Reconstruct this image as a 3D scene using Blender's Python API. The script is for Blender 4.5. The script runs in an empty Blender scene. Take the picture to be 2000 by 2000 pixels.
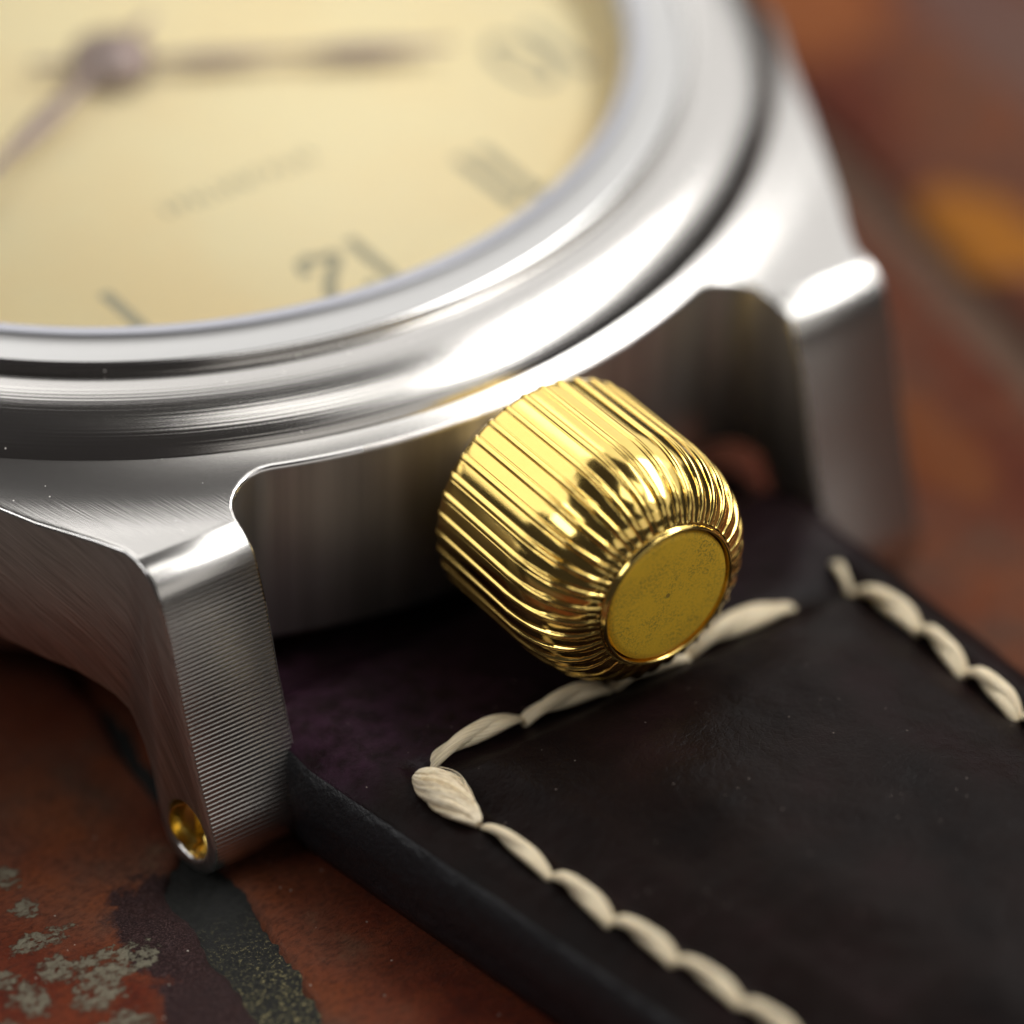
import bpy, bmesh, math, random
from mathutils import Vector, Matrix, noise
random.seed(7)
PI = math.pi
sc = bpy.context.scene
C = sc.collection
# ---------------------------------------------------------------- camera (1 unit = 1 mm)
sc.unit_settings.system = 'METRIC'
sc.unit_settings.scale_length = 0.001
sc.unit_settings.length_unit = 'MILLIMETERS'
cam_d = bpy.data.cameras.new('camera')
cam = bpy.data.objects.new('camera', cam_d); C.objects.link(cam)
AZ, EL, ROLL = 0.641, 0.648, 0.023
F = Vector((math.cos(EL)*math.sin(AZ), math.cos(EL)*math.cos(AZ), -math.sin(EL)))
r0 = F.cross(Vector((0, 0, 1))).normalized(); u0 = r0.cross(F)
RT = r0*math.cos(ROLL) + u0*math.sin(ROLL); UP = -r0*math.sin(ROLL) + u0*math.cos(ROLL)
M = Matrix((RT, UP, -F)).transposed().to_4x4()
M.translation = Vector((-78.54, -127.179, 93.846))
cam.matrix_world = M
cam_d.sensor_width = 36.0
cam_d.lens = 10788.5/2000*36.0
cam_d.clip_start = 5; cam_d.clip_end = 3000
cam_d.dof.use_dof = True
cam_d.dof.focus_distance = 158.9
cam_d.dof.aperture_fstop = cam_d.lens*1e-3/10.5      # entrance pupil 9.6 mm wide
cam_d.dof.aperture_blades = 0
sc.camera = cam
sc.view_settings.view_transform = 'Standard'
sc.view_settings.look = 'None'
sc.view_settings.exposure = 0.78
sc.view_settings.gamma = 1.0
sc.cycles.max_bounces = 10
sc.cycles.glossy_bounces = 6
# ---------------------------------------------------------------- light
w = bpy.data.worlds.new('World'); sc.world = w; w.use_nodes = True
bg = w.node_tree.nodes['Background']
bg.inputs['Color'].default_value = (0.80, 0.72, 0.70, 1)
bg.inputs['Strength'].default_value = 0.026
def area_light(name, az, el, dist, sx, sy, radiance, col, target=(0, -15, -3)):
    l = bpy.data.lights.new(name, 'AREA'); l.shape = 'RECTANGLE'
    l.size = sx; l.size_y = sy; l.color = col
    l.energy = radiance*sx*sy*PI
    o = bpy.data.objects.new(name, l); C.objects.link(o)
    a, e = math.radians(az), math.radians(el)
    d = Vector((math.cos(e)*math.cos(a), math.cos(e)*math.sin(a), math.sin(e)))
    o.location = Vector(target) + d*dist
    o.rotation_euler = d.to_track_quat('Z', 'Y').to_euler()
    return o
area_light('window_light', 44, 37, 420, 430, 290, 0.68, (1.0, 0.985, 0.96))
area_light('second_window_light', 108, 38, 420, 520, 320, 0.86, (1.0, 0.985, 0.96))
area_light('overhead_softbox', -12, 54, 330, 300, 82, 5.8, (1.0, 0.985, 0.96))
area_light('softbox_diffuser', -24, 50, 352, 460, 230, 0.50, (1.0, 0.98, 0.95))
area_light('ceiling_lamp', -45, 75, 330, 110, 100, 1.4, (1.0, 0.98, 0.94))
area_light('left_window_light', 168, 42, 400, 190, 120, 2.4, (1.0, 0.98, 0.95))
area_light('front_fill_light', -82, 22, 400, 320, 170, 0.42, (1.0, 0.96, 0.90))  # fill lamp added in front to brighten the crown cap

# ---------------------------------------------------------------- helpers
def put(name, me, parent=None, mat=None, label=None):
    o = bpy.data.objects.new(name, me); C.objects.link(o)
    if parent: o.parent = parent
    if mat is not None and not me.materials: me.materials.append(mat)
    if label: o['label'] = label
    return o
def empty(name, loc=(0, 0, 0)):
    o = bpy.data.objects.new(name, None); C.objects.link(o); o.location = loc; o.empty_display_size = 2
    return o
def mesh(name, vs, fs, smooth=True):
    me = bpy.data.meshes.new(name); me.from_pydata([tuple(v) for v in vs], [], fs); me.update()
    if smooth: me.polygons.foreach_set('use_smooth', [True]*len(me.polygons))
    return me
def lathe(name, prof, n=256, closed=False, axis='z'):
    vs, fs = [], []
    for (r, z) in prof:
        for i in range(n):
            a = 2*PI*i/n
            vs.append((r*math.cos(a), r*math.sin(a), z))
    m = len(prof)
    for j in range(m if closed else m-1):
        k = (j+1) % m
        for i in range(n):
            i2 = (i+1) % n
            fs.append((j*n+i, j*n+i2, k*n+i2, k*n+i))
    return mesh(name, vs, fs)
def prism(name, poly, a, b, axis):
    """poly of (p,q) extruded along axis from a to b; axis z: (x,y), axis x: (y,z)"""
    n = len(poly)
    f = (lambda p, t: (p[0], p[1], t)) if axis == 'z' else (lambda p, t: (t, p[0], p[1]))
    vs = [f(p, a) for p in poly] + [f(p, b) for p in poly]
    fs = [tuple(range(n))[::-1], tuple(range(n, 2*n))] + [(i, (i+1) % n, n+(i+1) % n, n+i) for i in range(n)]
    me = bpy.data.meshes.new(name); me.from_pydata(vs, [], fs)
    bm = bmesh.new(); bm.from_mesh(me); bmesh.ops.recalc_face_normals(bm, faces=bm.faces); bm.to_mesh(me); bm.free()
    return me
def cyl(name, p0, p1, r, n=64):
    p0, p1 = Vector(p0), Vector(p1); d = (p1-p0)
    q = d.to_track_quat('Z', 'Y')
    vs = []
    for t in (0, 1):
        for i in range(n):
            a = 2*PI*i/n
            vs.append(p0 + d*t + q @ Vector((r*math.cos(a), r*math.sin(a), 0)))
    fs = [tuple(range(n))[::-1], tuple(range(n, 2*n))] + [(i, (i+1) % n, n+(i+1) % n, n+i) for i in range(n)]
    return mesh(name, vs, fs, False)
def boolean(target, cutters):
    """cutters: list of (mesh, op); returns a new mesh"""
    o = bpy.data.objects.new('work', target); C.objects.link(o); tmp = []
    for me, op in cutters:
        c = bpy.data.objects.new('work_cut', me); C.objects.link(c); tmp.append(c)
        m = o.modifiers.new('b', 'BOOLEAN'); m.operation = op; m.solver = 'EXACT'; m.object = c
    bpy.context.view_layer.update()
    dg = bpy.context.evaluated_depsgraph_get()
    res = bpy.data.meshes.new_from_object(o.evaluated_get(dg))
    for c in tmp+[o]:
        d = c.data; bpy.data.objects.remove(c)
        if d.users == 0: bpy.data.meshes.remove(d)
    return res
def bevel(me, wd, seg, ang):
    o = bpy.data.objects.new('work', me); C.objects.link(o)
    m = o.modifiers.new('b', 'BEVEL'); m.width = wd; m.segments = seg; m.limit_method = 'ANGLE'; m.angle_limit = math.radians(ang)
    m.use_clamp_overlap = False; m.miter_outer = 'MITER_ARC'
    bpy.context.view_layer.update()
    res = bpy.data.meshes.new_from_object(o.evaluated_get(bpy.context.evaluated_depsgraph_get()))
    bpy.data.objects.remove(o)
    return res
def smooth_angle(me, deg):
    me.polygons.foreach_set('use_smooth', [True]*len(me.polygons))
    bm = bmesh.new(); bm.from_mesh(me)
    for e in bm.edges:
        e.smooth = not (len(e.link_faces) == 2 and e.calc_face_angle(0) > math.radians(deg))
    bm.to_mesh(me); bm.free()
def sstep(a, b, x):
    t = max(0, min(1, (x-a)/(b-a))); return t*t*(3-2*t)
def lerp(a, b, t): return a+(b-a)*t

# ---------------------------------------------------------------- materials
class MT:
    def __init__(s, name):
        s.m = bpy.data.materials.new(name); s.m.use_nodes = True
        s.t = s.m.node_tree; s.t.nodes.clear()
        s.out = s.n('ShaderNodeOutputMaterial')
    def n(s, ty, ins=None, **kw):
        nd = s.t.nodes.new(ty)
        for k, v in kw.items(): setattr(nd, k, v)
        for k, v in (ins or {}).items(): s.set(nd, k, v)
        return nd
    def set(s, nd, k, v):
        inp = nd.inputs[k]
        if isinstance(v, bpy.types.NodeSocket): s.t.links.new(v, inp)
        else: inp.default_value = v
    def pr(s, **ins):
        p = s.n('ShaderNodeBsdfPrincipled', {k.replace('_', ' '): v for k, v in ins.items()})
        s.t.links.new(p.outputs[0], s.out.inputs[0]); s.p = p; return p
    def obj(s): return s.n('ShaderNodeTexCoord').outputs['Object']
    def noise(s, vec, scale, detail=4, rough=.5, dist=0):
        return s.n('ShaderNodeTexNoise', {'Vector': vec, 'Scale': scale, 'Detail': detail, 'Roughness': rough, 'Distortion': dist}).outputs['Fac']
    def ramp(s, fac, stops, interp='LINEAR'):
        r = s.n('ShaderNodeValToRGB', {'Fac': fac}); cr = r.color_ramp; cr.interpolation = interp
        while len(cr.elements) < len(stops): cr.elements.new(.5)
        for e, (p, c) in zip(cr.elements, stops):
            e.position = p; e.color = c if len(c) == 4 else (*c, 1)
        return r.outputs['Color']
    def math(s, op, a, b=0.0, c=0.0):
        return s.n('ShaderNodeMath', {0: a, 1: b, 2: c}, operation=op).outputs[0]
    def mix(s, f, a, b, ty='RGBA'):
        nd = s.n('ShaderNodeMix', data_type=ty)
        ia, ib = (6, 7) if ty == 'RGBA' else (2, 3)
        s.set(nd, 0, f); s.set(nd, ia, a); s.set(nd, ib, b)
        return nd.outputs[2 if ty == 'RGBA' else 0]
    def xyz(s, vec): return s.n('ShaderNodeSeparateXYZ', {0: vec}).outputs
    def comb(s, x, y, z): return s.n('ShaderNodeCombineXYZ', {0: x, 1: y, 2: z}).outputs[0]
    def vscale(s, vec, sc_): return s.n('ShaderNodeVectorMath', {0: vec, 1: sc_}, operation='MULTIPLY').outputs[0]
    def bump(s, h, dist, strength=1.0, nrm=None):
        b = s.n('ShaderNodeBump', {'Height': h, 'Distance': dist, 'Strength': strength})
        if nrm is not None: s.set(b, 'Normal', nrm)
        return b.outputs[0]
STEEL = (0.56, 0.545, 0.525, 1)
def radius(m, v):
    x, y, z = m.xyz(v)
    return m.math('SQRT', m.math('ADD', m.math('MULTIPLY', x, x), m.math('MULTIPLY', y, y)))
def steel_turned(name, freq, depth, rough, dust=True):
    m = MT(name); v = m.obj(); r = radius(m, v); x, y, z = m.xyz(v)
    prof = m.math('ADD', r, m.math('MULTIPLY', z, -0.8))
    n1 = m.noise(m.comb(m.math('MULTIPLY', prof, freq), 0.0, 0.0), 1.0, 3, .6)
    ang = m.math('ARCTAN2', y, x)
    wv = m.math('SINE', m.math('MULTIPLY', prof, 42.0))
    sc_ = m.math('MULTIPLY', m.math('SINE', m.math('ADD', m.math('MULTIPLY', ang, 900.0), m.math('MULTIPLY', m.math('ROUND', m.math('MULTIPLY', prof, 6.7)), 2.1))), wv)
    h = m.math('ADD', m.math('MULTIPLY', n1, 1.0), m.math('MULTIPLY', sc_, 0.02))
    h = m.math('ADD', h, m.math('MULTIPLY', wv, .10))
    b = m.bump(h, depth)
    col = STEEL; ro = rough
    if dust:
        vo = m.n('ShaderNodeTexVoronoi', {'Vector': v, 'Scale': 1.6, 'Randomness': 1.0})
        d = m.math('LESS_THAN', vo.outputs['Distance'], m.math('MULTIPLY', m.noise(v, .9, 2), .085))
        col = m.mix(d, STEEL, (.75, .72, .68, 1)); ro = m.mix(d, rough, .9, 'FLOAT')
        met = m.math('SUBTRACT', 1.0, d)
        m.pr(Base_Color=col, Metallic=met, Roughness=ro, Normal=b)
    else: m.pr(Base_Color=col, Metallic=1.0, Roughness=ro, Normal=b)
    return m.m
M_TORUS = steel_turned('steel_turned', 9.0, 0.010, 0.17)
m = MT('steel_matte_ring'); v = m.obj()
m.pr(Base_Color=(.55, .546, .54, 1), Metallic=1.0, Roughness=.34, Normal=m.bump(m.noise(v, 9, 5, .6), .004)); M_RING = m.m
m = MT('steel_polished_rim'); m.pr(Base_Color=(.64, .63, .62, 1), Metallic=1.0, Roughness=.14); M_RIM = m.m
m = MT('inner_ring_grey'); m.pr(Base_Color=(.45, .455, .50, 1), Metallic=.85, Roughness=.38); M_INNER = m.m
# lug tops, hatched by the ball mill
m = MT('steel_lug_top'); v = m.obj(); x, y, z = m.xyz(v); r = radius(m, v)
hatch = m.noise(m.comb(m.math('MULTIPLY', m.math('ADD', m.math('MULTIPLY', x, .95), m.math('MULTIPLY', y, .32)), 24.0), m.math('MULTIPLY', y, .25), 0.0), 1.0, 2, .5)
amt = m.math('MULTIPLY', m.n('ShaderNodeMapRange', {0: r, 1: 24.6, 2: 23.4, 3: 0.0, 4: 1.0}).outputs[0], m.n('ShaderNodeMapRange', {0: r, 1: 22.15, 2: 22.9, 3: 0.0, 4: 1.0}).outputs[0])
vo = m.n('ShaderNodeTexVoronoi', {'Vector': v, 'Scale': 2.3})
dd = m.math('LESS_THAN', vo.outputs['Distance'], m.math('MULTIPLY', m.noise(v, 1.2, 2), .09))
m.pr(Base_Color=m.mix(dd, STEEL, (.75, .72, .68, 1)), Metallic=m.math('SUBTRACT', 1.0, dd), Roughness=m.mix(dd, .24, .9, 'FLOAT'),
     Normal=m.bump(m.math('MULTIPLY', hatch, amt), .008)); M_TOP = m.m
# milled lug fronts: fine horizontal ridges
m = MT('steel_milled_front'); v = m.obj(); x, y, z = m.xyz(v)
wob = m.math('MULTIPLY', m.noise(v, .5, 2), .04)
zz = m.math('ADD', m.math('ADD', z, m.math('MULTIPLY', y, .25)), wob)
ridge = m.math('SINE', m.math('MULTIPLY', zz, 2*PI/.140))
ridge = m.math('ADD', ridge, m.math('MULTIPLY', m.noise(m.vscale(v, (.4, .4, 5)), 1.0, 3), .4))
fade = m.n('ShaderNodeMapRange', {0: z, 1: -2.6, 2: -3.6, 3: 0.05, 4: 1.0}).outputs[0]
gr = m.noise(v, 30, 3, .6)
m.pr(Base_Color=STEEL, Metallic=1.0, Roughness=.23, Normal=m.bump(gr, .004, 1.0, m.bump(m.math('MULTIPLY', ridge, fade), .0038))); M_FRONT = m.m
# brushed sides
m = MT('steel_brushed_side'); v = m.obj(); x, y, z = m.xyz(v)
y2 = m.math('ADD', m.math('ABSOLUTE', y), -6.0); z2 = m.math('ADD', z, 26.0)
rr = m.math('SQRT', m.math('ADD', m.math('MULTIPLY', y2, y2), m.math('MULTIPLY', m.math('MULTIPLY', z2, z2), .8)))
br = m.noise(m.comb(m.math('MULTIPLY', rr, 12.0), m.math('MULTIPLY', y, .5), 0.0), 1.0, 5, .65)
br2 = m.noise(m.comb(m.math('MULTIPLY', rr, 2.2), m.math('MULTIPLY', y, .1), 0.0), 1.0, 2, .5)
m.pr(Base_Color=m.mix(m.ramp(br, [(.32, (0, 0, 0)), (.68, (1, 1, 1))]), (.40, .392, .38, 1), (.72, .705, .69, 1)), Metallic=1.0, Roughness=m.math('ADD', m.math('MULTIPLY', br2, .2), .22), Normal=m.bump(br, .016)); M_SIDE = m.m
m = MT('steel_inner_wall'); v = m.obj(); x, y, z = m.xyz(v)
br = m.noise(m.vscale(v, (9, 9, .6)), 1.0, 3, .6)
st = m.noise(m.vscale(v, (.9, .9, .02)), 1.0, 3, .6)
m.pr(Base_Color=m.mix(m.ramp(st, [(.35, (0, 0, 0)), (.65, (1, 1, 1))]), (.50, .475, .455, 1), (.70, .67, .64, 1)), Metallic=1.0, Roughness=.42, Normal=m.bump(br, .006)); M_WALL = m.m
# gold
def gold(name, base, rough, bmp=.0015):
    m = MT(name); v = m.obj(); n1 = m.noise(v, 3.0, 5, .6)
    n2 = m.noise(v, 22, 4, .6)
    m.pr(Base_Color=m.mix(n1, base, (base[0]*.93, base[1]*.93, base[2]*.85, 1)), Metallic=1.0,
         Roughness=m.math('ADD', m.math('MULTIPLY', n2, .07), rough-.04), Normal=m.bump(n2, bmp))
    return m.m
M_GOLD = gold('polished_gold', (.95, .68, .215, 1), .12)
M_BRASS = gold('brass_screw', (.92, .68, .20, 1), .25)
m = MT('satin_gold_cap'); v = m.obj()
sp = m.n('ShaderNodeTexVoronoi', {'Vector': v, 'Scale': 2.2}); n1 = m.noise(v, 1.1, 5, .65); n2 = m.noise(v, 14, 4, .7)
f = m.math('MULTIPLY', m.ramp(n2, [(.48, (0, 0, 0)), (.60, (1, 1, 1))]), m.ramp(n1, [(.40, (.1, .1, .1)), (.62, (1, 1, 1))]))
pit = m.n('ShaderNodeVectorMath', {0: v, 1: (-.05, -.02, 0.0)}, operation='DISTANCE').outputs['Value']
x, y, z = m.xyz(v)
pd = m.math('SQRT', m.math('ADD', m.math('POWER', m.math('ADD', x, .03), 2.0), m.math('POWER', m.math('ADD', y, -.05), 2.0)))
f = m.math('MAXIMUM', m.math('MULTIPLY', f, .8), m.math('MULTIPLY', m.math('LESS_THAN', m.math('ADD', pd, m.math('MULTIPLY', n2, .08)), .115), .9))
m.pr(Base_Color=m.mix(f, (1.0, .63, .05, 1), (.34, .22, .05, 1)), Metallic=.12, Roughness=.48,
     Normal=m.bump(n2, .012)); M_CAP = m.m
# dial
m = MT('cream_dial'); v = m.obj(); n1 = m.noise(v, .22, 3, .5)
m.pr(Base_Color=m.mix(m.ramp(n1, [(.35, (0, 0, 0)), (.65, (1, 1, 1))]), (.98, .86, .53, 1), (.98, .82, .48, 1)), Roughness=.55, Normal=m.bump(m.noise(v, 12, 3), .004)); M_DIAL = m.m
m = MT('dial_print'); m.pr(Base_Color=(.36, .34, .24, 1), Roughness=.6); M_PRINT = m.m
m = MT('purple_brown_hand'); m.pr(Base_Color=(.33, .25, .24, 1), Metallic=.7, Roughness=.5); M_HAND = m.m
m = MT('crystal')
tr = m.n('ShaderNodeBsdfTransparent', {0: (.98, .985, .98, 1)}); gl = m.n('ShaderNodeBsdfGlossy', {'Roughness': .02})
fr = m.n('ShaderNodeFresnel', {'IOR': 1.5}); mx = m.n('ShaderNodeMixShader', {0: m.math('MULTIPLY', fr.outputs[0], .8)})
m.t.links.new(tr.outputs[0], mx.inputs[1]); m.t.links.new(gl.outputs[0], mx.inputs[2]); m.t.links.new(mx.outputs[0], m.out.inputs[0]); M_CRYSTAL = m.m
# leather
m = MT('dark_leather'); v = m.obj(); x, y, z = m.xyz(v)
n1 = m.noise(v, .35, 4, .55); n2 = m.noise(v, 7, 6, .65); n3 = m.noise(v, 1.6, 4, .6)
vo = m.n('ShaderNodeTexVoronoi', {'Vector': v, 'Scale': 4.5, 'Randomness': 1.0}, feature='DISTANCE_TO_EDGE').outputs['Distance']
base = m.ramp(n1, [(.30, (.0054, .0034, .0032)), (.55, (.0088, .0050, .0044)), (.75, (.0125, .0060, .0062))])
purp = m.math('MULTIPLY', m.n('ShaderNodeMapRange', {0: y, 1: -28.2, 2: -26.2, 3: 0.0, 4: 1.0}).outputs[0], m.ramp(n3, [(.35, (.2, .2, .2)), (.65, (1, 1, 1))]))
purp = m.math('MULTIPLY', purp, m.n('ShaderNodeMapRange', {0: x, 1: -8.5, 2: -2.5, 3: 1.0, 4: 0.25}).outputs[0])
base = m.mix(purp, base, (.034, .0145, .026, 1))
sp = m.n('ShaderNodeTexVoronoi', {'Vector': v, 'Scale': 2.6}).outputs['Distance']
fl = m.math('MULTIPLY', m.math('LESS_THAN', sp, .055), m.math('GREATER_THAN', m.noise(v, .8, 3), .52))
base = m.mix(fl, base, (.22, .18, .16, 1))
h = m.math('ADD', m.math('MULTIPLY', n2, .6), m.math('MULTIPLY', m.math('MINIMUM', vo, .12), 3.0))
m.pr(Base_Color=base, Roughness=m.math('ADD', m.math('MULTIPLY', n3, .16), .27), Normal=m.bump(n3, .10, .5, m.bump(h, .010)), Specular_IOR_Level=.055)
M_LEATHER = m.m
m = MT('burnished_edge'); v = m.obj(); n2 = m.noise(v, 5, 5, .6)
m.pr(Base_Color=m.mix(n2, (.006, .007, .009, 1), (.014, .014, .018, 1)), Roughness=.42, Normal=m.bump(m.noise(v, 2.2, 5, .6), .09)); M_EDGE = m.m
# thread
m = MT('waxed_linen_thread'); v = m.n('ShaderNodeTexCoord').outputs['UV']; ob = m.obj()
ux, uy, uz = m.xyz(v)
fib = m.noise(m.comb(m.math('ADD', m.math('MULTIPLY', uy, 38.0), m.math('MULTIPLY', ux, 22.0)), m.math('MULTIPLY', ux, 3.0), 0.0), 1.0, 4, .6)
m.pr(Base_Color=m.mix(m.ramp(fib, [(.35, (0, 0, 0)), (.6, (1, 1, 1))]), (.62, .49, .31, 1), (.98, .85, .61, 1)), Roughness=.55,
     Normal=m.bump(fib, .045), Subsurface_Weight=.15, Subsurface_Radius=(.25, .18, .1), Subsurface_Scale=1.0)
M_THREAD = m.m
# fired clay tiles with old paint and lichen
m = MT('old_red_tile'); v = m.obj(); x, y, z = m.xyz(v)
n_big = m.noise(v, .085, 3, .5); n_mid = m.noise(v, .5, 5, .6); n_f = m.noise(m.vscale(v, (1, 1.9, 1)), 4.0, 7, .7); n_ff = m.noise(v, 16, 5, .7)
base = m.ramp(n_mid, [(.28, (.080, .013, .007)), (.48, (.185, .029, .010)), (.62, (.250, .048, .014)), (.78, (.125, .024, .012))])
base = m.mix(m.ramp(n_big, [(.40, (0, 0, 0)), (.58, (1, 1, 1))]), base, m.ramp(n_mid, [(.35, (.33, .095, .035)), (.62, (.19, .085, .052)), (.7, (.24, .15, .09))]))
base = m.mix(m.math('MULTIPLY', m.ramp(n_f, [(.46, (0, 0, 0)), (.62, (1, 1, 1))]), .55), base, (.030, .012, .010, 1))
base = m.mix(m.math('MULTIPLY', m.ramp(n_ff, [(.55, (0, 0, 0)), (.70, (1, 1, 1))]), .35), base, (.42, .14, .07, 1))
def blotch(cx, cy, rx, ry, fuzz, ns=1.0):
    dx = m.math('MULTIPLY', m.math('ADD', x, -cx), 1/rx); dy = m.math('MULTIPLY', m.math('ADD', y, -cy), 1/ry)
    d = m.math('SQRT', m.math('ADD', m.math('MULTIPLY', dx, dx), m.math('MULTIPLY', dy, dy)))
    d = m.math('ADD', d, m.math('MULTIPLY', m.math('ADD', m.noise(m.vscale(v, (ns, ns, ns)), 1.0, 7, .68), -.5), fuzz))
    return m.n('ShaderNodeMapRange', {0: d, 1: 1.05, 2: .90, 3: 0.0, 4: 1.0}).outputs[0]
# dark patch along the joint
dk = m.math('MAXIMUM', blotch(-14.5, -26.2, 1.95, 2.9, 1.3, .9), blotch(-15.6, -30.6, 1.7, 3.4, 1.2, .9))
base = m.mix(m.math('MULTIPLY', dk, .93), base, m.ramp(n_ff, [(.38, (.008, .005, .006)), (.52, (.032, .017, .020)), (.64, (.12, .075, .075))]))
base = m.mix(m.math('MULTIPLY', blotch(-36.0, -18.0, 13.0, 22.0, .8, .2), .85), base, m.mix(n_f, (.15, .125, .11, 1), (.22, .185, .16, 1)))  # unseen grey patch added so the case side reflects less red floor
# orange and pale patches farther off
og = blotch(27.5, -11.5, 1.9, 3.0, .9, .5)
base = m.mix(og, base, (.55, .20, .02, 1))
og2 = blotch(18.2, -19.5, 1.6, 3.4, .9, .5)
base = m.mix(m.math('MULTIPLY', og2, .35), base, (.42, .13, .02, 1))
og3 = blotch(30.5, 4.0, 4.5, 4.0, .9, .3)
base = m.mix(m.math('MULTIPLY', og3, .8), base, (.42, .13, .035, 1))
gp = blotch(37.0, -5.0, 3.0, 9.0, .9, .3)
base = m.mix(m.math('MULTIPLY', gp, .7), base, (.20, .12, .10, 1))
# paint and lichen specks at the near left corner
sp = None
for cx, cy, rx, ry in ((-18.1, -24.0, .9, .35), (-18.35, -25.35, .55, .5), (-17.0, -26.0, 1.15, .6), (-18.0, -26.9, .7, .6), (-19.7, -26.0, .5, .7), (-17.9, -28.6, .6, .7),
                       (-17.3, -30.3, .9, .6), (-18.9, -28.3, .45, .35), (-17.45, -21.1, .35, .5), (-17.7, -22.6, .4, .35), (-16.1, -26.3, .45, .4), (-19.9, -24.9, .4, .4), (-20.9, -27.3, .5, .9), (-19.0, -22.0, .4, .3)):
    b = blotch(cx, cy, rx*1.1, ry*1.1, 2.6, 3.0)
    sp = b if sp is None else m.math('MAXIMUM', sp, b)
brk = m.ramp(m.noise(m.vscale(v, (1, 1.7, 1)), 2.4, 8, .78), [(.44, (0, 0, 0)), (.50, (1, 1, 1))])
sp = m.math('MULTIPLY', sp, brk)
base = m.mix(m.math('MULTIPLY', sp, .92), base, m.mix(n_f, (.14, .125, .09, 1), (.42, .39, .28, 1)))
vo = m.n('ShaderNodeTexVoronoi', {'Vector': v, 'Scale': 1.9}).outputs['Distance']
fl = m.math('MULTIPLY', m.math('LESS_THAN', vo, .06), m.math('GREATER_THAN', m.noise(v, .7, 3), .5))
base = m.mix(fl, base, (.62, .56, .48, 1))
h = m.math('ADD', m.math('MULTIPLY', n_f, .7), m.math('ADD', m.math('MULTIPLY', n_ff, .35), m.math('MULTIPLY', sp, .45)))
m.pr(Base_Color=base, Roughness=m.math('ADD', m.math('MULTIPLY', n_mid, .25), .36), Normal=m.bump(h, .34), Specular_IOR_Level=.24)
M_TILE = m.m
m = MT('sandy_mortar'); v = m.obj(); n1 = m.noise(v, 9, 5, .8); n2 = m.noise(v, .9, 4, .6)
base = m.ramp(n1, [(.38, (.004, .004, .004)), (.52, (.014, .015, .012)), (.57, (.10, .09, .04)), (.63, (.60, .50, .22))])
x, y, z = m.xyz(v)
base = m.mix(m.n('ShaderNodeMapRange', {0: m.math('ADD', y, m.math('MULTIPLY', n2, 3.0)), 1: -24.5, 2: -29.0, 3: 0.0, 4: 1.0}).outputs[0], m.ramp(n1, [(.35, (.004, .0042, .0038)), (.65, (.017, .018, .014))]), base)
x, y, z = m.xyz(v); far = m.n('ShaderNodeMapRange', {0: x, 1: 5.0, 2: 15.0, 3: 0.0, 4: 1.0}).outputs[0]
base = m.mix(far, base, m.mix(n1, (.15, .075, .045, 1), (.22, .13, .08, 1)))
m.pr(Base_Color=base, Roughness=.8, Normal=m.bump(n1, .22)); M_MORTAR = m.m

# ---------------------------------------------------------------- the ground: clay tiles with mortar joints
GZ = -11.88
ground = empty('ground', (0, 0, GZ)); ground['kind'] = 'structure'
def tile(x0, x1, y0, y1, step, depth=.35):
    """slab between slanted joints; x0,x1 are joint lines at y=-28, slope follows the laying direction"""
    nx = max(4, int((x1-x0)/step)); ny = max(4, int((y1-y0)/step))
    vs, fs = [], []
    for j in range(ny+1):
        for i in range(nx+1):
            s, t = i/nx, j/ny
            y = lerp(y0, y1, t); sh = .165*(y+28)
            jl = noise.noise(Vector((y*.55, x0, 3)))*.28 + noise.noise(Vector((y*2.2, x0, 9)))*.10
            jr = noise.noise(Vector((y*.55, x1, 5)))*.28 + noise.noise(Vector((y*2.2, x1, 7)))*.10
            x = lerp(x0+jl, x1+jr+(1.35*sstep(-24.2, -22.6, y) if x1 < -14 else 0), s) + sh
            edge = min(s*(x1-x0), (1-s)*(x1-x0), t*(y1-y0), (1-t)*(y1-y0))
            zt = -depth*(1-sstep(0, .55, edge))**2
            zt += .10*noise.noise(Vector((x*.35, y*.35, 1))) + .05*noise.noise(Vector((x*1.3, y*1.3, 2))) + .025*noise.noise(Vector((x*4, y*4, 4)))
            vs.append((x, y, zt-.06))
    for j in range(ny):
        for i in range(nx):
            a = j*(nx+1)+i; fs.append((a, a+1, a+nx+2, a+nx+1))
    # skirt
    loop = [i for i in range(nx+1)] + [(j)*(nx+1)+nx for j in range(1, ny+1)] + [ny*(nx+1)+i for i in range(nx-1, -1, -1)] + [j*(nx+1) for j in range(ny-1, 0, -1)]
    b = len(vs)
    for k in loop: vs.append((vs[k][0], vs[k][1], -4))
    for k in range(len(loop)):
        k2 = (k+1) % len(loop); fs.append((loop[k2], loop[k], b+k, b+k2))
    return put('tile', mesh('tile', vs, fs), ground, M_TILE)
tile(-49.0, -14.35, -62, 2.0, .28)
tile(-12.75, 21.4, -62, -4.0, .30)
tile(-12.75, 21.4, -2.2, 60.0, .8)
tile(23.4, 58.0, -42.0, 15.0, .35)
tile(23.4, 58.0, 16.8, 80.0, .9)
tile(-49.0, -14.35, 3.8, 66.0, .9)
vs, fs = [], []
nx, ny = 420, 560
X0, X1, Y0, Y1 = -22.0, -8.0, -48.0, -14.0
N = 0
def mort(x0, x1, y0, y1, nx, ny):
    global N
    for j in range(ny+1):
        for i in range(nx+1):
            x = lerp(x0, x1, i/nx); y = lerp(y0, y1, j/ny)
            z = -.30 + .12*noise.noise(Vector((x*.8, y*.8, 11))) + .10*noise.noise(Vector((x*3.5, y*3.5, 12)))
            vs.append((x, y, z))
    for j in range(ny):
        for i in range(nx):
            a = N+j*(nx+1)+i; fs.append((a, a+1, a+nx+2, a+nx+1))
    N = len(vs)
mort(-20, -10, -45, -16, 120, 330)
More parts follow.
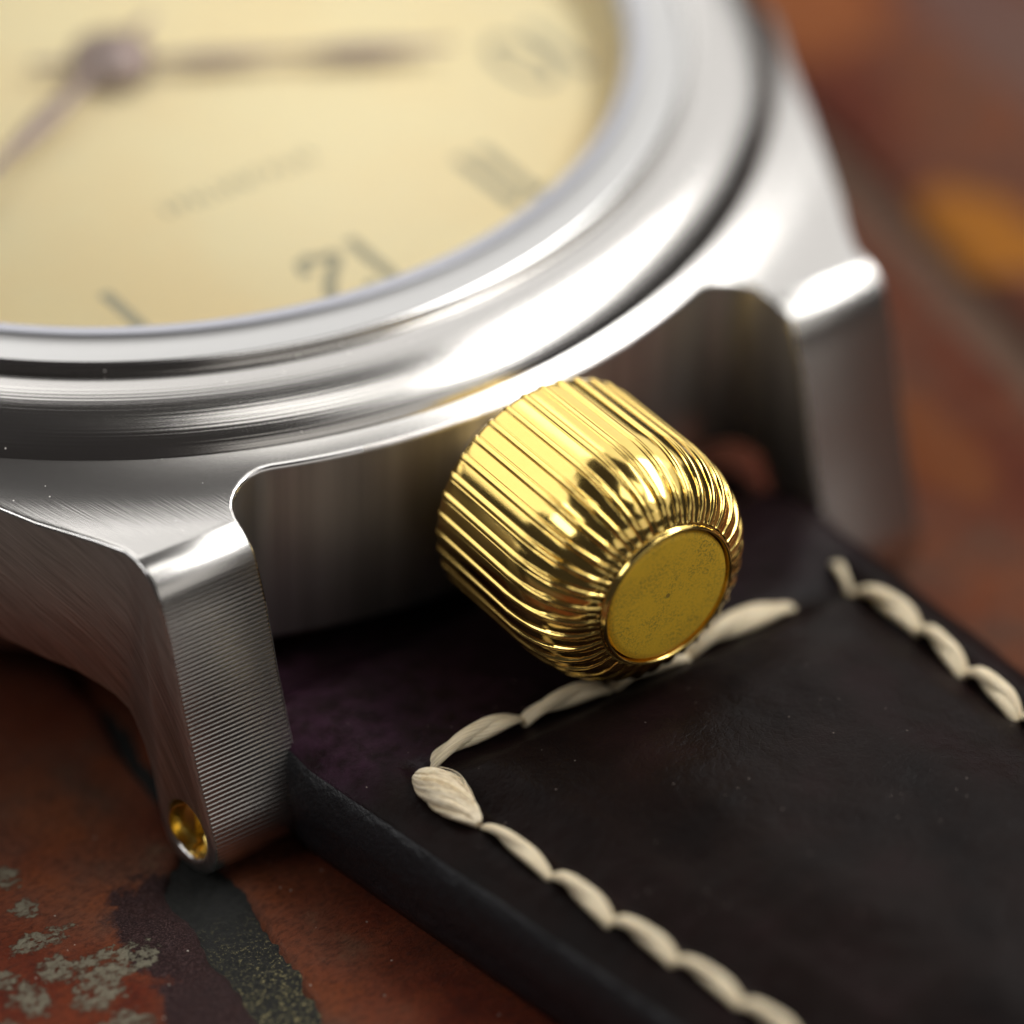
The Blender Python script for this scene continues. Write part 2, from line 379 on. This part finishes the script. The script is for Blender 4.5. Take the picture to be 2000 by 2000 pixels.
mort(-120, 130, -70, 130, 60, 50)
for i in range(N-61*51, N):
    x, y, z = vs[i]; vs[i] = (x, y, -.78)
o = put('mortar', mesh('mortar', vs, fs), ground, M_MORTAR)

# ---------------------------------------------------------------- the watch
watch = empty('wrist_watch', (0, 0, -7))
watch['label'] = 'steel wrist watch with cream dial, fluted gold crown and dark stitched leather strap'
watch['category'] = 'watch'
WO = Vector((0, 0, 7))
def part(name, me, parent=watch, mat=None, label=None, loc=None):
    o = put(name, me, parent, mat, label)
    o.location = WO if parent is watch else (0, 0, 0)
    if loc is not None: o.location = Vector(loc) + (WO if parent is watch else Vector((0, 0, 0)))
    return o
# --- case
RC = 21.82
pts = []
def half_outline(xi=10.02):
    """quarter in x>0, y<0: from (0,-RC) round to (RC,0)"""
    P = []
    rf = 1.40
    # fillet centre between wall (outside circle RC) and inner lug plane x = xi
    cx = xi-rf; cr = RC+rf; cy = -math.sqrt(cr*cr-cx*cx)
    a_end = math.atan2(cy, cx)
    n = 22
    for i in range(n+1):
        a = lerp(-PI/2, a_end, i/n); P.append((RC*math.cos(a), RC*math.sin(a)))
    a0 = math.atan2(-cy, -cx)             # from wall contact
    for i in range(1, 9):
        a = lerp(a0, 0.0, i/8); P.append((cx+rf*math.cos(a), cy+rf*math.sin(a)))
    P.append((xi, -26.5))
    P.append((13.1, -26.5))
    for (px, py) in ((13.36, -20.95), (13.75, -20.1), (14.2, -19.3), (14.75, -18.4), (15.7, -16.5), (16.9, -14.2), (18.15, -11.9), (19.4, -9.75)): P.append((px*1.0, py))
    for i in range(0, 11):
        a = lerp(math.radians(-24.2), 0.0, i/10); P.append((21.4*math.cos(a), 21.4*math.sin(a)))
    return P
def side(sh, xi):
    q = half_outline(xi)
    q2 = [(x + (sh*sstep(-10, -16, y) if x > 11 else 0), y) for x, y in q]
    return q2[:-1] + [(21.4, 0)] + [(x, -y) for (x, y) in reversed(q2[:-1])]
outline = side(.42, 10.02) + [(-x, y) for (x, y) in reversed(side(-.36, 9.52)[1:-1])]

# top: bowl around the bezel falling to a flat
ZF = -2.0
def ztop(R): return ZF + (.54*((23.9-R)/2.5)**2 if R < 23.9 else 0.0)
A = prism('case', outline, -13, ZF, 'z')
# front prism (side view) with rolled front edge
ry, rz, rr_ = -21.36, ZF-1.34, 1.34
fp = [(-21.30, ZF+.03)]
for i in range(1, 13):
    a = math.radians(92 + i*73/12); fp.append((ry+rr_*1.0*math.cos(a)*1.0, rz+rr_*math.sin(a)))
fp += [(-23.05, -4.0), (-23.65, -6.2), (-24.25, -8.0), (-24.85, -9.6), (-25.1, -10.3), (-25.12, -10.8), (-24.95, -11.3), (-24.6, -11.65), (-24.1, -11.82), (-23.5, -11.87)]
# under-cuts
u1 = [(-8, -6.3), (-15, -6.45), (-17.7, -6.8), (-19.4, -7.1), (-20.5, -7.5), (-21.2, -8.05), (-21.7, -8.75), (-22.03, -9.5), (-22.22, -10.2), (-22.38, -10.9), (-22.7, -11.5), (-23.3, -11.86), (-23.6, -14), (-8, -14)]
def undercut(x0, x1, sy): return prism('u', [(y*sy, z) for y, z in u1], x0, x1, 'x')
cut = []
fq = [p for p in fp if p[0] <= -21.2 and p[1] < ZF+.05]
fq = [(-21.30, 3.0)] + fq[:-1] + [(-23.2, -11.9), (-19, -12.1), (-19, -16), (-32, -16), (-32, 3.0)]
for sy in (1, -1):
    for xa, xb in ((7.6, 40), (-40, -7.6)):
        cut.append((prism('u', [(y*sy, z) for y, z in fq], xa, xb, 'x'), 'DIFFERENCE'))
    cut += [(undercut(9.99, 40, sy), 'DIFFERENCE'), (undercut(-40, -9.49, sy), 'DIFFERENCE')]
cut += [(prism('u', [(-30, -7.9), (30, -7.9), (30, -20), (-30, -20)], -9.505, 10.005, 'x'), 'DIFFERENCE')]
cut += [(prism('u', [(-8.1, -7.1), (8.1, -7.1), (8.1, -20), (-8.1, -20)], -40, 40, 'x'), 'DIFFERENCE')]
HY, HZ, HR = -23.72, -10.52, .93
for sx in (1, -1):
    for sy in (1, -1):
        cut += [(cyl('h', (sx*11.0, HY*sy*1.0, HZ), (sx*15, HY*sy, HZ), HR, 48), 'DIFFERENCE')]
case_me = boolean(A, cut)
bm = bmesh.new(); bm.from_mesh(case_me); bmesh.ops.remove_doubles(bm, verts=bm.verts, dist=2e-3)
bmesh.ops.dissolve_degenerate(bm, edges=bm.edges, dist=1e-3); bm.to_mesh(case_me); bm.free()
case_me = bevel(case_me, .12, 3, 38)
# replace the flat top by the dished one: rings from the outline to the bezel seat
bm = bmesh.new(); bm.from_mesh(case_me)
top = [f for f in bm.faces if f.normal.z > .9995 and abs(f.calc_center_median().z-ZF) < .01]
bmesh.ops.delete(bm, geom=top, context='FACES')
for e in [e for e in bm.edges if e.is_boundary and e.calc_length() > .45]:
    bmesh.ops.subdivide_edges(bm, edges=[e], cuts=int(e.calc_length()/.3))
bes = [e for e in bm.edges if e.is_boundary]
adj = {}
for e in bes:
    for v_ in e.verts: adj.setdefault(v_, []).append(e)
v0 = bes[0].verts[0]; loop = [v0]; e = adj[v0][0]; v_ = e.other_vert(v0)
while v_ is not v0:
    loop.append(v_); e = [q_ for q_ in adj[v_] if q_ is not e][0]; v_ = e.other_vert(v_)
def bowl(R): return .54*((23.9-R)/2.5)**2 if R < 23.9 else 0.0
area2 = sum(loop[i].co.x*loop[(i+1) % len(loop)].co.y-loop[(i+1) % len(loop)].co.x*loop[i].co.y for i in range(len(loop)))
if area2 < 0: loop.reverse()
K = 30; rows = [loop]
P0 = [(v_.co.x, v_.co.y) for v_ in loop]
st0 = min(range(len(P0)), key=lambda i: abs(math.atan2(P0[i][1], P0[i][0])-.02))
loop = loop[st0:]+loop[:st0]; P0 = P0[st0:]+P0[:st0]; rows = [loop]
A0 = [math.atan2(P0[0][1], P0[0][0])]
for x, y in P0[1:]:
    a_ = math.atan2(y, x)
    while a_ < A0[-1]-PI: a_ += 2*PI
    while a_ > A0[-1]+PI: a_ -= 2*PI
    A0.append(a_)
nn_ = len(A0)
up, dn = A0[:], A0[:]
for i in range(1, nn_): up[i] = max(up[i], up[i-1]+1e-4)
for i in range(nn_-2, -1, -1): dn[i] = min(dn[i], dn[i+1]-1e-4)
TH = [(a+b)/2 for a, b in zip(up, dn)]
S_ = [0.0]
for i in range(1, nn_): S_.append(S_[-1] + math.dist(P0[i], P0[i-1]))
TS = []
for i in range(nn_):
    ws = wt = 0.0
    for d_ in range(-24, 25):
        j = i+d_
        if 0 <= j < nn_: th_, s_ = TH[j], S_[j]
        elif j < 0: th_, s_ = TH[j+nn_]-2*PI, S_[j+nn_]-S_[-1]
        else: th_, s_ = TH[j-nn_]+2*PI, S_[j-nn_]+S_[-1]
        g_ = math.exp(-((s_-S_[i])/1.1)**2); ws += g_; wt += g_*th_
    TS.append(wt/ws)
TH = TS
for k in range(1, K+1):
    row = []
    for (x, y), th in zip(P0, TH):
        t = k/K
        row.append(bm.verts.new((lerp(x, 20.3*math.cos(th), t), lerp(y, 20.3*math.sin(th), t), ZF)))
    rows.append(row)
n_ = len(loop)
for k in range(K):
    for i in range(n_):
        i2 = (i+1) % n_
        f_ = bm.faces.new((rows[k][i], rows[k][i2], rows[k+1][i2], rows[k+1][i])); f_.smooth = True
for v_ in bm.verts:
    if v_.co.z > ZF-.7:
        wgt = sstep(ZF-.7, ZF-.15, v_.co.z)
        v_.co.z += bowl(min(23.9, math.hypot(v_.co.x, v_.co.y)))*wgt
bmesh.ops.recalc_face_normals(bm, faces=bm.faces)
if sum(f_.normal.z for f_ in bm.faces if f_.calc_center_median().z > ZF-.01 and math.hypot(*f_.calc_center_median().xy) < 21) < 0:
    bmesh.ops.reverse_faces(bm, faces=bm.faces)
bm.to_mesh(case_me); bm.free()
smooth_angle(case_me, 32)
for mm in (M_SIDE, M_TOP, M_FRONT, M_WALL, M_RIM): case_me.materials.append(mm)
big = {}
for p in case_me.polygons:
    n, c = p.normal, p.center
    R = math.hypot(c.x, c.y)
    if n.z > .85: k = 1
    elif n.z > .25 and p.area < .6 and not (abs(c.y) > 21.2 and abs(n.y) > .3 and abs(n.x) < .35): k = 4
    elif abs(n.y) > .30 and abs(c.y) > 20.95 and abs(c.x) > 9.45 and abs(n.x) < .5 : k = 2
    elif -9.7 < c.x < 10.2: k = 3
    else: k = 0
    p.material_index = k
case = part('case', case_me)
# --- bezel
def bezel_prof():
    P = [(16.42, -2.2), (16.42, -.02), (16.46, .03), (16.82, .03), (16.86, -.01), (16.865, -.10), (16.925, -.10), (16.93, -.005), (16.98, .03)]
    P += [(17.5, .03), (18.19, .03), (18.28, .012), (18.33, -.04), (18.345, -.10), (18.35, -.26), (18.38, -.30), (18.52, -.30), (18.57, -.27), (18.8, -.262)]
    a, b = 2.38, 1.80
    for i in range(1, 27):
        t = PI/2*(1-i/26.0)
        P.append((18.95 + a*max(0, math.cos(t))**.92 , -2.06 + b*max(0, math.sin(t))**.92) if i else P[-1])
    return P
bp = bezel_prof()
bp += [(21.5, -2.5), (20.6, -2.6)]
bez = lathe('bezel', bp, 384)
smooth_angle(bez, 40)
for mm in (M_TORUS, M_RING, M_RIM, M_INNER): bez.materials.append(mm)
for p in bez.polygons:
    R = math.hypot(p.center.x, p.center.y)
    p.material_index = 3 if R < 16.89 else 1 if R < 18.2 else 2 if R < 18.34 else 0
bezel = part('bezel', bez)
# --- case back
part('case_back', lathe('case_back', [(.001, -10.2), (18.5, -10.2), (19.4, -9.8), (19.8, -8.4), (19.9, -7.0), (19.9, -5.5)], 128), mat=M_WALL)
# --- dial
dial = part('dial', lathe('dial', [(.001, -1.75), (17.4, -1.75), (17.4, -2.1)], 128), mat=M_DIAL)
part('dial_flange', lathe('dial_flange', [(16.05, -1.745), (16.40, -.30), (16.40, -2.2)], 192), mat=M_DIAL)
DZ = -1.735
def stroke(pts, wd, z=DZ, th=.012):
    """flat ribbon along pts; wd a number or a list"""
    n = len(pts); vs, fs = [], []
    for i, (px, py) in enumerate(pts):
        a = pts[max(0, i-1)]; b = pts[min(n-1, i+1)]
        d = Vector((b[0]-a[0], b[1]-a[1])).normalized(); nn = Vector((-d.y, d.x))
        w_ = (wd[i] if isinstance(wd, (list, tuple)) else wd)/2
        vs += [(px+nn.x*w_, py+nn.y*w_, z), (px-nn.x*w_, py-nn.y*w_, z)]
    for i in range(n-1): fs.append((2*i, 2*i+1, 2*i+3, 2*i+2))
    return vs, fs
def dot(cx, cy, r, z=DZ+.001, n=20):
    return [(cx+r*math.cos(2*PI*i/n), cy+r*math.sin(2*PI*i/n), z) for i in range(n)], [tuple(range(n))]
def join(parts):
    V, Fs = [], []
    for v_, f_ in parts:
        b = len(V); V += v_; Fs += [tuple(i+b for i in ff) for ff in f_]
    return V, Fs
def arc(cx, cy, rx, ry_, a0, a1, n=14): return [(cx+rx*math.cos(math.radians(lerp(a0, a1, i/n))), cy+ry_*math.sin(math.radians(lerp(a0, a1, i/n)))) for i in range(n+1)]
H = 3.2      # numeral height; glyphs drawn upright, centred, then turned so that twelve is at the crown
def glyph(ch):
    h = H/2; W = .42
    if ch == '1': return [stroke([(0, -h), (0, h)], W), stroke([(-.45, h-.45), (0, h-.02)], .2)], .9
    if ch == '2': return [stroke(arc(0, h-.85, .72, .82, 165, -35) + [(.1, -.35), (-.45, -h+.75), (-.62, -h+.35)], [.3]*6+[.42]*9+[.42, .36, .3]), dot(-.62, h-.75, .27),
                          stroke([(-.66, -h+.28), (-.25, -h+.42), (.25, -h+.20), (.62, -h+.3), (.72, -h+.72)], [.2, .42, .48, .36, .16]), dot(.70, -h+.72, .22)], 1.9
    if ch == '0': return [stroke(arc(0, 0, .68, h-.15, 0, 360, 28), .36)], 1.9
    if ch == '3': return [stroke(arc(0, h-.8, .62, .72, 160, -80) , .34), stroke(arc(0, -h+.9, .78, .85, 85, -160), .38)], 1.9
    if ch == '4': return [stroke([(.3, -h), (.3, h)], .4), stroke([(.3, h), (-.8, -.5), (.8, -.5)], .25)], 1.9
    if ch == '5': return [stroke([(.65, h-.1), (-.45, h-.1), (-.55, .2)], .28), stroke(arc(0, -h+1.0, .78, .95, 130, -160), .38)], 1.9
    if ch == '6': return [stroke(arc(0, -h+.95, .72, .85, 0, 360, 24), .34), stroke([(-.72, -h+1.0), (-.5, .7), (.45, h-.1)], .34)], 1.9
    if ch == '7': return [stroke([(-.7, h-.15), (.7, h-.15)], .34), stroke([(.7, h-.15), (-.2, -h)], .38)], 1.9
    if ch == '8': return [stroke(arc(0, h-.78, .58, .68, 0, 360, 24), .32), stroke(arc(0, -h+.88, .72, .8, 0, 360, 24), .34)], 1.9
    if ch == '9': return [stroke(arc(0, h-.95, .72, .85, 0, 360, 24), .34), stroke([(.72, h-1.0), (.5, -.7), (-.45, -h+.1)], .34)], 1.9
for hour in range(1, 13):
    s = str(hour); gs = [glyph(c) for c in s]
    tot = sum(g[1] for g in gs); xx = -tot/2; allp = []
    for g, wd in gs:
        V, Fs = join(g); allp.append(([(a+xx+wd/2, b, c) for a, b, c in V], Fs)); xx += wd
    V, Fs = join(allp)
    a = math.radians(90-30*hour); R0 = 13.55
    cx, cy = R0*math.cos(a), R0*math.sin(a)
    V = [(-(px+cx), -(py+cy), pz) for px, py, pz in V]        # turned by half a circle
    o = part('numeral', mesh('numeral', V, Fs, False), dial, M_PRINT)
    o['label'] = 'printed dark numeral ' + s
pp = []
# an unreadable line of fine print under the twelve, and one opposite
for yy, hw in ((-7.45, 2.8), (8.3, 1.9)):
    x = -hw
    while x < hw:
        wd = random.uniform(.22, .46)
        pp.append(stroke([(x, yy-.30), (x+.03, yy+.30)], .10)); pp.append(stroke([(x, yy+.25*random.choice((-1, 0, 1))), (x+wd*.7, yy+.25*random.choice((-1, 0, 1)))], .10))
        x += wd+.16
V, Fs = join(pp)
fp_ = part('fine_print', mesh('fine_print', V, Fs, False), dial, M_PRINT); fp_['kind'] = 'stuff'
# --- hands: ten past ten, twelve at the crown
def hand(name, ang, L, z, wmax):
    pr = [(-2.6, .34), (-1.2, .5), (0, .8), (1.6, .40), (L*.28, .85), (L*.38, .72), (L*.50, .34), (L*.58, .5), (L*.70, wmax), (L*.80, wmax*.9), (L*.90, .5), (L, .06)]
    pr_ = [(-2.6, .34), (-1.2, .42), (0, .55), (1.2, .34), (L*.32, .60), (L*.42, wmax), (L*.55, wmax*.8), (L*.72, .42), (L*.9, .22), (L, .06)]
    vs, fs = [], []
    for (x, w_) in pr:
        vs += [(x, w_/2, z), (x, 0, z+.14), (x, -w_/2, z), (x, 0, z-.05)]
    for i in range(len(pr)-1):
        for k in range(4):
            a, b = i*4+k, i*4+(k+1) % 4; fs.append((a, a+4, b+4, b))
    o = part(name, mesh(name, vs, fs, False), mat=M_HAND); o.rotation_euler = (0, 0, math.radians(ang))
    return o
hand('hour_hand', -29, 11.0, -1.25, .95)
hand('minute_hand', -152, 13.8, -.98, 1.2)
hub = part('hand_hub', lathe('hand_hub', [(1.3, -1.5), (1.3, -.90), (1.2, -.78), (.85, -.66), (.6, -.48), (.001, -.45)], 48), mat=M_HAND)
# --- crystal
part('crystal', lathe('crystal', [(16.41, -.04), (14.5, .02), (12, .09), (8, .16), (4, .19), (.001, .20)], 128), mat=M_CRYSTAL)
# --- crown (axis along -y)
NR = 36
def crown_mesh():
    prof = []                                    # (axial t from the case, radius, flute amount)
    prof += [(-.25, 2.2, 0), (-.25, 3.45, 0), (-.20, 3.60, .5), (-.10, 3.68, .9), (.05, 3.72, 1)]
    for i in range(1, 12): prof.append((.05+i*.315, 3.72+.07*i/11, 1))
    # dome
    t0, r0_, t1, r1_ = 3.5, 3.78, 6.02, 2.50
    for i in range(1, 21):
        a = i/20*PI/2*.90
        sx_ = math.sin(a)/math.sin(PI/2*.90); cx_ = (1-math.cos(a))/(1-math.cos(PI/2*.90))
        prof.append((t0+(t1-t0)*sx_, r0_+(r1_-r0_)*cx_**1.0, 1))
    prof += [(6.06, 2.44, .75), (6.09, 2.40, .35), (6.10, 2.36, 0.0)]
    prof += [(6.08, 2.33, 0), (6.12, 2.31, 0), (6.22, 2.30, 0), (6.26, 2.27, 0), (6.26, 2.22, 0), (6.18, 2.20, 0), (5.9, 2.19, 0)]
    spr = 28; n = NR*spr; vs, fs = [], []
    for (t, r, fa) in prof:
        pitch = 2*PI*r/NR; bead = .21/pitch           # ridge keeps its width, the land between narrows
        for i in range(n):
            u = (i % spr)/spr; a = 2*PI*i/n
            d = abs(u-.5)*2          # 0 mid land, 1 ridge centre
            e = (1-d)/bead
            if e < 1: h = math.sqrt(max(0, 1-e*e))*1.0 - .25
            elif e < 1.3: h = -.25-.45*math.sin((e-1)/.3*PI)
            else: h = -.25 + .05*(1-min(1, d/(1-bead*1.3))**2)
            depth = (.080+.035*sstep(3.2, 5.0, t))*fa
            rr = r + depth*h
            vs.append((rr*math.cos(a), rr*math.sin(a), t))
    for j in range(len(prof)-1):
        for i in range(n):
            i2 = (i+1) % n; fs.append((j*n+i, j*n+i2, (j+1)*n+i2, (j+1)*n+i))
    return mesh('crown', vs, fs)
CY0, CZ = -23.30, -3.88
crown = part('crown', crown_mesh(), mat=M_GOLD, loc=(0, CY0, CZ)); crown.rotation_euler = (PI/2, math.radians(4), 0)
crown.rotation_euler = (PI/2, 0, 0)
cap_me = lathe('crown_cap', [(.001, 6.24), (1.2, 6.235), (1.9, 6.22), (2.08, 6.20), (2.13, 6.16), (2.15, 6.0)], 96)
cap = put('crown_cap', cap_me, crown, M_CAP)
part('crown_stem', cyl('crown_stem', (0, -21, CZ), (0, -23.6, CZ), 2.1, 64), mat=M_WALL)
# --- lug screws and spring bars
def screw_mesh():
    n = 40; vs, fs = [], []
    prof = [(0.915, -1.6), (.915, .22), (.86, .22), (.80, -.02), (.74, -.10), (.66, -.05), (.50, 0.0), (.001, .02)]
    me = lathe('lug_screw', prof, n, False)
    bm = bmesh.new(); bm.from_mesh(me); bmesh.ops.remove_doubles(bm, verts=bm.verts, dist=2e-3)
    bmesh.ops.contextual_create(bm, geom=[e for e in bm.edges if e.is_boundary])
    bmesh.ops.recalc_face_normals(bm, faces=bm.faces); bm.to_mesh(me); bm.free()
    slot = prism('s', [(-2, -.14), (2, -.14), (2, .14), (-2, .14)], -.40, .5, 'z')
    r = boolean(me, [(slot, 'DIFFERENCE')]); smooth_angle(r, 35); return r
scr = screw_mesh(); scr.materials.clear(); scr.materials.append(M_BRASS)
for sx in (1, -1):
    for sy in (1, -1):
        o = put('lug_screw', scr, case)
        o.location = (12.78*sx + (.36 if sx < 0 else .42), HY*sy, HZ)
        o.rotation_euler = (math.radians(28), sx*PI/2, 0)
bar_me = cyl('spring_bar', (-11, HY, HZ+.25), (11, HY, HZ+.25), .7, 32); smooth_angle(bar_me, 40)
part('spring_bar', bar_me, mat=M_BRASS)

# --- strap
def xl(y): return -10.0 + max(0, -25.5-y)*.150
def xr(y): return 10.35 + max(0, -25.5-y)*.012
SZT, SZB = -8.0, -11.6
def strap_top(x, y):
    L, R = xl(y), xr(y)
    e = min(x-L, R-x)
    z = SZT - .75*(1-min(1, e/1.7))**2.2
    inl = min(x-(L+2.9), (R-2.55)-x)                # padding inside the side stitches
    pad = sstep(0, 4.2, inl)*sstep(-28.1, -31.5, y)
    lip = sstep(-.25, 1.1, inl)*sstep(-28.05, -29.0, y)
    z += .62*pad + .26*lip
    z -= .22*math.exp(-((x-(L+2.35))/.42)**2)*sstep(-27.2, -28, y)
    z -= .22*math.exp(-((x-(R-2.05))/.42)**2)*sstep(-26.5, -27.5, y)
    z -= .22*math.exp(-((y+27.75)/.42)**2)*sstep(L+1.6, L+2.6, x)*sstep(R-1.4, R-2.4, x)
    z += .07*noise.noise(Vector((x*.35, y*.35, 0))) + .03*noise.noise(Vector((x*1.2, y*1.2, 5)))
    if y > -23.6: z -= min(.9, .26*(y+23.6)**2)
    return z
def strap_mesh():
    nx, ny = 120, 190; y0, y1 = -20.05, -70.0
    vs, fs, mi = [], [], []
    rim = 8
    for j in range(ny+1):
        y = y0 + (y1-y0)*(j/ny)**1.15
        L, R = xl(y), xr(y); ring = []
        for i in range(nx+1):
            s = i/nx; s2 = .5-.5*math.cos(PI*s); s = .5*s+.5*s2
            x = lerp(L+.25, R-.25, s); ring.append((x, y, strap_top(x, y)))
        zl_, zr_ = ring[0][2], ring[-1][2]; zb = SZB
        side = []
        for k in range(1, rim):               # right side bulges slightly
            t = k/rim; side.append((R-.25+.34*math.sin(PI*t)**.7, y, lerp(zr_, zb, t)))
        bot = [(lerp(R-.25, L+.25, i/8), y, zb) for i in range(9)]
        sl = []
        for k in range(1, rim):
            t = k/rim; bul = .34*math.sin(PI*t)**.7
            crease = .10*math.exp(-((t-.35)/.06)**2)
            sl.append((L+.25-bul+crease+.05*noise.noise(Vector((y*.9, t*3, 2))), y, lerp(zb, zl_, t)))
        vs += ring+side+bot+sl
    m_ = len(vs)//(ny+1)
    for j in range(ny):
        for i in range(m_):
            i2 = (i+1) % m_; fs.append((j*m_+i, j*m_+i2, (j+1)*m_+i2, (j+1)*m_+i)); mi.append(0 if i < nx else 1)
    fs.append(tuple(range(m_))); mi.append(1)
    me = mesh('strap', vs, fs)
    me.materials.append(M_LEATHER); me.materials.append(M_EDGE)
    me.polygons.foreach_set('material_index', mi)
    bm = bmesh.new(); bm.from_mesh(me); bmesh.ops.recalc_face_normals(bm, faces=bm.faces); bm.to_mesh(me); bm.free()
    return me
strap = part('strap', strap_mesh())
def stitch(p0, p1, wd, sag=.16, twist=1.2, fib=0, name='stitch', skew=.10, strands=2):
    """a twisted two-ply thread segment arching out of its holes"""
    rj = random.Random(int(abs(p0[0]*131+p0[1]*17)*10)); wd *= rj.uniform(.90, 1.10); skew *= rj.uniform(.3, 1.6); sag *= rj.uniform(.7, 1.15)
    p0, p1 = Vector(p0), Vector(p1); d = p1-p0; L = d.length; dn = d.normalized(); up = Vector((0, 0, 1)); sd = dn.cross(up).normalized()
    vs, fs, uvs = [], [], []
    n, k = 30, 14
    for s in range(strands):
        b0 = len(vs)
        for i in range(n+1):
            t = i/n; env = (math.sin(PI*min(1, max(0, t)))**.27 if 0 < t < 1 else 0)
            lift = -.34 + (.34+sag)*(1-abs(2*t-1)**3.4)
            off = skew*math.sin((t-.5)*PI)
            c = p0 + d*t + up*(lift+wd*.15) + sd*off
            ph = 2*PI*(s/strands) + twist*2*PI*t*L/2.5 + random.random()*.04
            ro = wd*.21*env if strands > 1 else 0
            c = c + sd*(ro*math.cos(ph)) + up*(ro*math.sin(ph)*.7)
            r = wd*(.34 if strands > 1 else .5)*max(.42, env)
            for j in range(k):
                a = 2*PI*j/k; rr = r*(1+.07*math.sin(5*a+9*t))
                vs.append(c + sd*(rr*math.cos(a)) + up*(rr*math.sin(a)*.85))
        for i in range(n):
            for j in range(k):
                j2 = (j+1) % k
                fs.append((b0+i*k+j, b0+(i+1)*k+j, b0+(i+1)*k+j2, b0+i*k+j2)); uvs.append([(i/n, j/k), ((i+1)/n, j/k), ((i+1)/n, (j+1)/k), (i/n, (j+1)/k)])
        fs.append(tuple(b0+j for j in range(k))); uvs.append([(0, 0)]*k)
        fs.append(tuple(b0+n*k+j for j in range(k))[::-1]); uvs.append([(1, 0)]*k)
    me = mesh(name, vs, fs); ul = me.uv_layers.new(name='UVMap')
    flat = [c for f_ in uvs for uv in f_ for c in uv]; ul.data.foreach_set('uv', flat)
    return put(name, me, strap, M_THREAD)
def st_line(y, side): return xl(y)+2.35 if side < 0 else xr(y)-2.0
def sz(x, y): return strap_top(x, y)+.10
# side seams
def seg(x0, y0, x1, y1, wd=.56, **kw): return stitch((x0, y0, sz(x0, y0)), (x1, y1, sz(x1, y1)), wd, **kw)
Ls = [(-7.44, -30.72, -7.05, -33.75), (-7.06, -33.55, -6.66, -36.15), (-6.62, -35.95, -6.2, -38.45), (-6.2, -38.2, -5.76, -40.85), (-5.86, -40.7, -5.42, -43.0)]
while Ls[-1][3] > -60:
    a = Ls[-1]; Ls.append((a[2]-.04, a[3]+.12, a[2]+.36, a[3]-2.3))
for i, a in enumerate(Ls):
    k0, k1 = min(i, 2)*.11, min(i+1, 2)*.11
    seg(a[0]-k0, a[1]-k0+.08, a[2]-k1, a[3]-k1-.06, (.54), twist=.5, sag=.11, skew=.06)
Rs = [(8.18, -28.15, 8.66, -30.9, .86), (8.60, -30.7, 8.40, -33.35, .74), (8.52, -33.1, 8.36, -35.75, .72)]
while Rs[-1][3] > -60:
    a = Rs[-1]; Rs.append((8.50, a[3]+.15, 8.36, a[3]-2.4, .72))
for a in Rs: seg(a[0], a[1]+.06, a[2], a[3]-.06, a[4]*.92, sag=.2, twist=.5)
seg(8.40, -26.8, 8.0, -28.45, .38, sag=.03, twist=.5)
# cross seam by the crown
for x0, x1, y0, y1, wd in ((-7.05, -3.62, -27.72, -27.3, .66), (-3.75, -.6, -27.62, -27.66, .66), (-.62, 2.25, -27.8, -27.8, .66), (2.25, 6.2, -27.8, -27.72, .70)):
    seg(x0-.06, y0, x1+.06, y1, wd*1.05, sag=.18, twist=.45)
# the thick back-stitched end, frayed
def bundle():
    objs = []
    p0 = Vector((-7.86, -28.1, 0)); p1 = Vector((-7.43, -30.78, 0))
    vs, fs, uvs = [], [], []
    d = p1-p0; dn = d.normalized(); sd = dn.cross(Vector((0, 0, 1))).normalized(); up = Vector((0, 0, 1))
    rnd = random.Random(3)
    n, k = 26, 7
    def strand(fun, r0):
        b0 = len(vs)
        for i in range(n+1):
            t = i/n; c, r = fun(t)
            for j in range(k):
                a = 2*PI*j/k; vs.append(c + sd*(r*r0*math.cos(a)) + up*(r*r0*math.sin(a)))
        for i in range(n):
            for j in range(k):
                j2 = (j+1) % k; fs.append((b0+i*k+j, b0+(i+1)*k+j, b0+(i+1)*k+j2, b0+i*k+j2)); uvs.append([(i/n*.6, j/k*.25+b0*.01)]*4)
    for s in range(74):
        a0 = rnd.uniform(0, 2*PI); rad = math.sqrt(rnd.random()); tw = rnd.uniform(.7, 1.0)*PI*.9; wob = rnd.uniform(-.03, .03)
        def fun(t, a0=a0, rad=rad, tw=tw, wob=wob):
            env = math.sin(PI*(t*.94+.04)**.82)**.62
            W = .60*env*rad; Hh = .40*env*rad
            a = a0+tw*t
            c = p0+d*t + sd*(W*math.cos(a)+.14*math.sin((t-.5)*PI)+wob*math.sin(9*t)) + up*(-7.93+Hh*math.sin(a)+.16*env)
            return c, .62+.38*env
        strand(fun, rnd.uniform(.055, .095))
    for s in range(9):          # loose fibres
        a0 = rnd.uniform(0, PI); ex = rnd.uniform(1.03, 1.22)
        t0, t1 = rnd.uniform(.02, .3), rnd.uniform(.6, .98)
        def fun(t, a0=a0, ex=ex, t0=t0, t1=t1):
            tt = lerp(t0, t1, t); env = math.sin(PI*(tt*.94+.04)**.82)**.62; a = a0+tt*1.6
            k_ = 1+(ex-1)*math.sin(PI*t)
            return p0+d*tt + sd*(.62*env*k_*math.cos(a)+.14*math.sin((tt-.5)*PI)) + up*(-7.9+.44*env*k_*abs(math.sin(a))+.16*env), 1.0
        strand(fun, .012)
    me = mesh('stitch', vs, fs); ul = me.uv_layers.new(name='UVMap')
    ul.data.foreach_set('uv', [c for f_ in uvs for uv in f_ for c in uv])
    return put('stitch', me, strap, M_THREAD, 'thick frayed doubled stitch at the start of the side seam')
bundle()
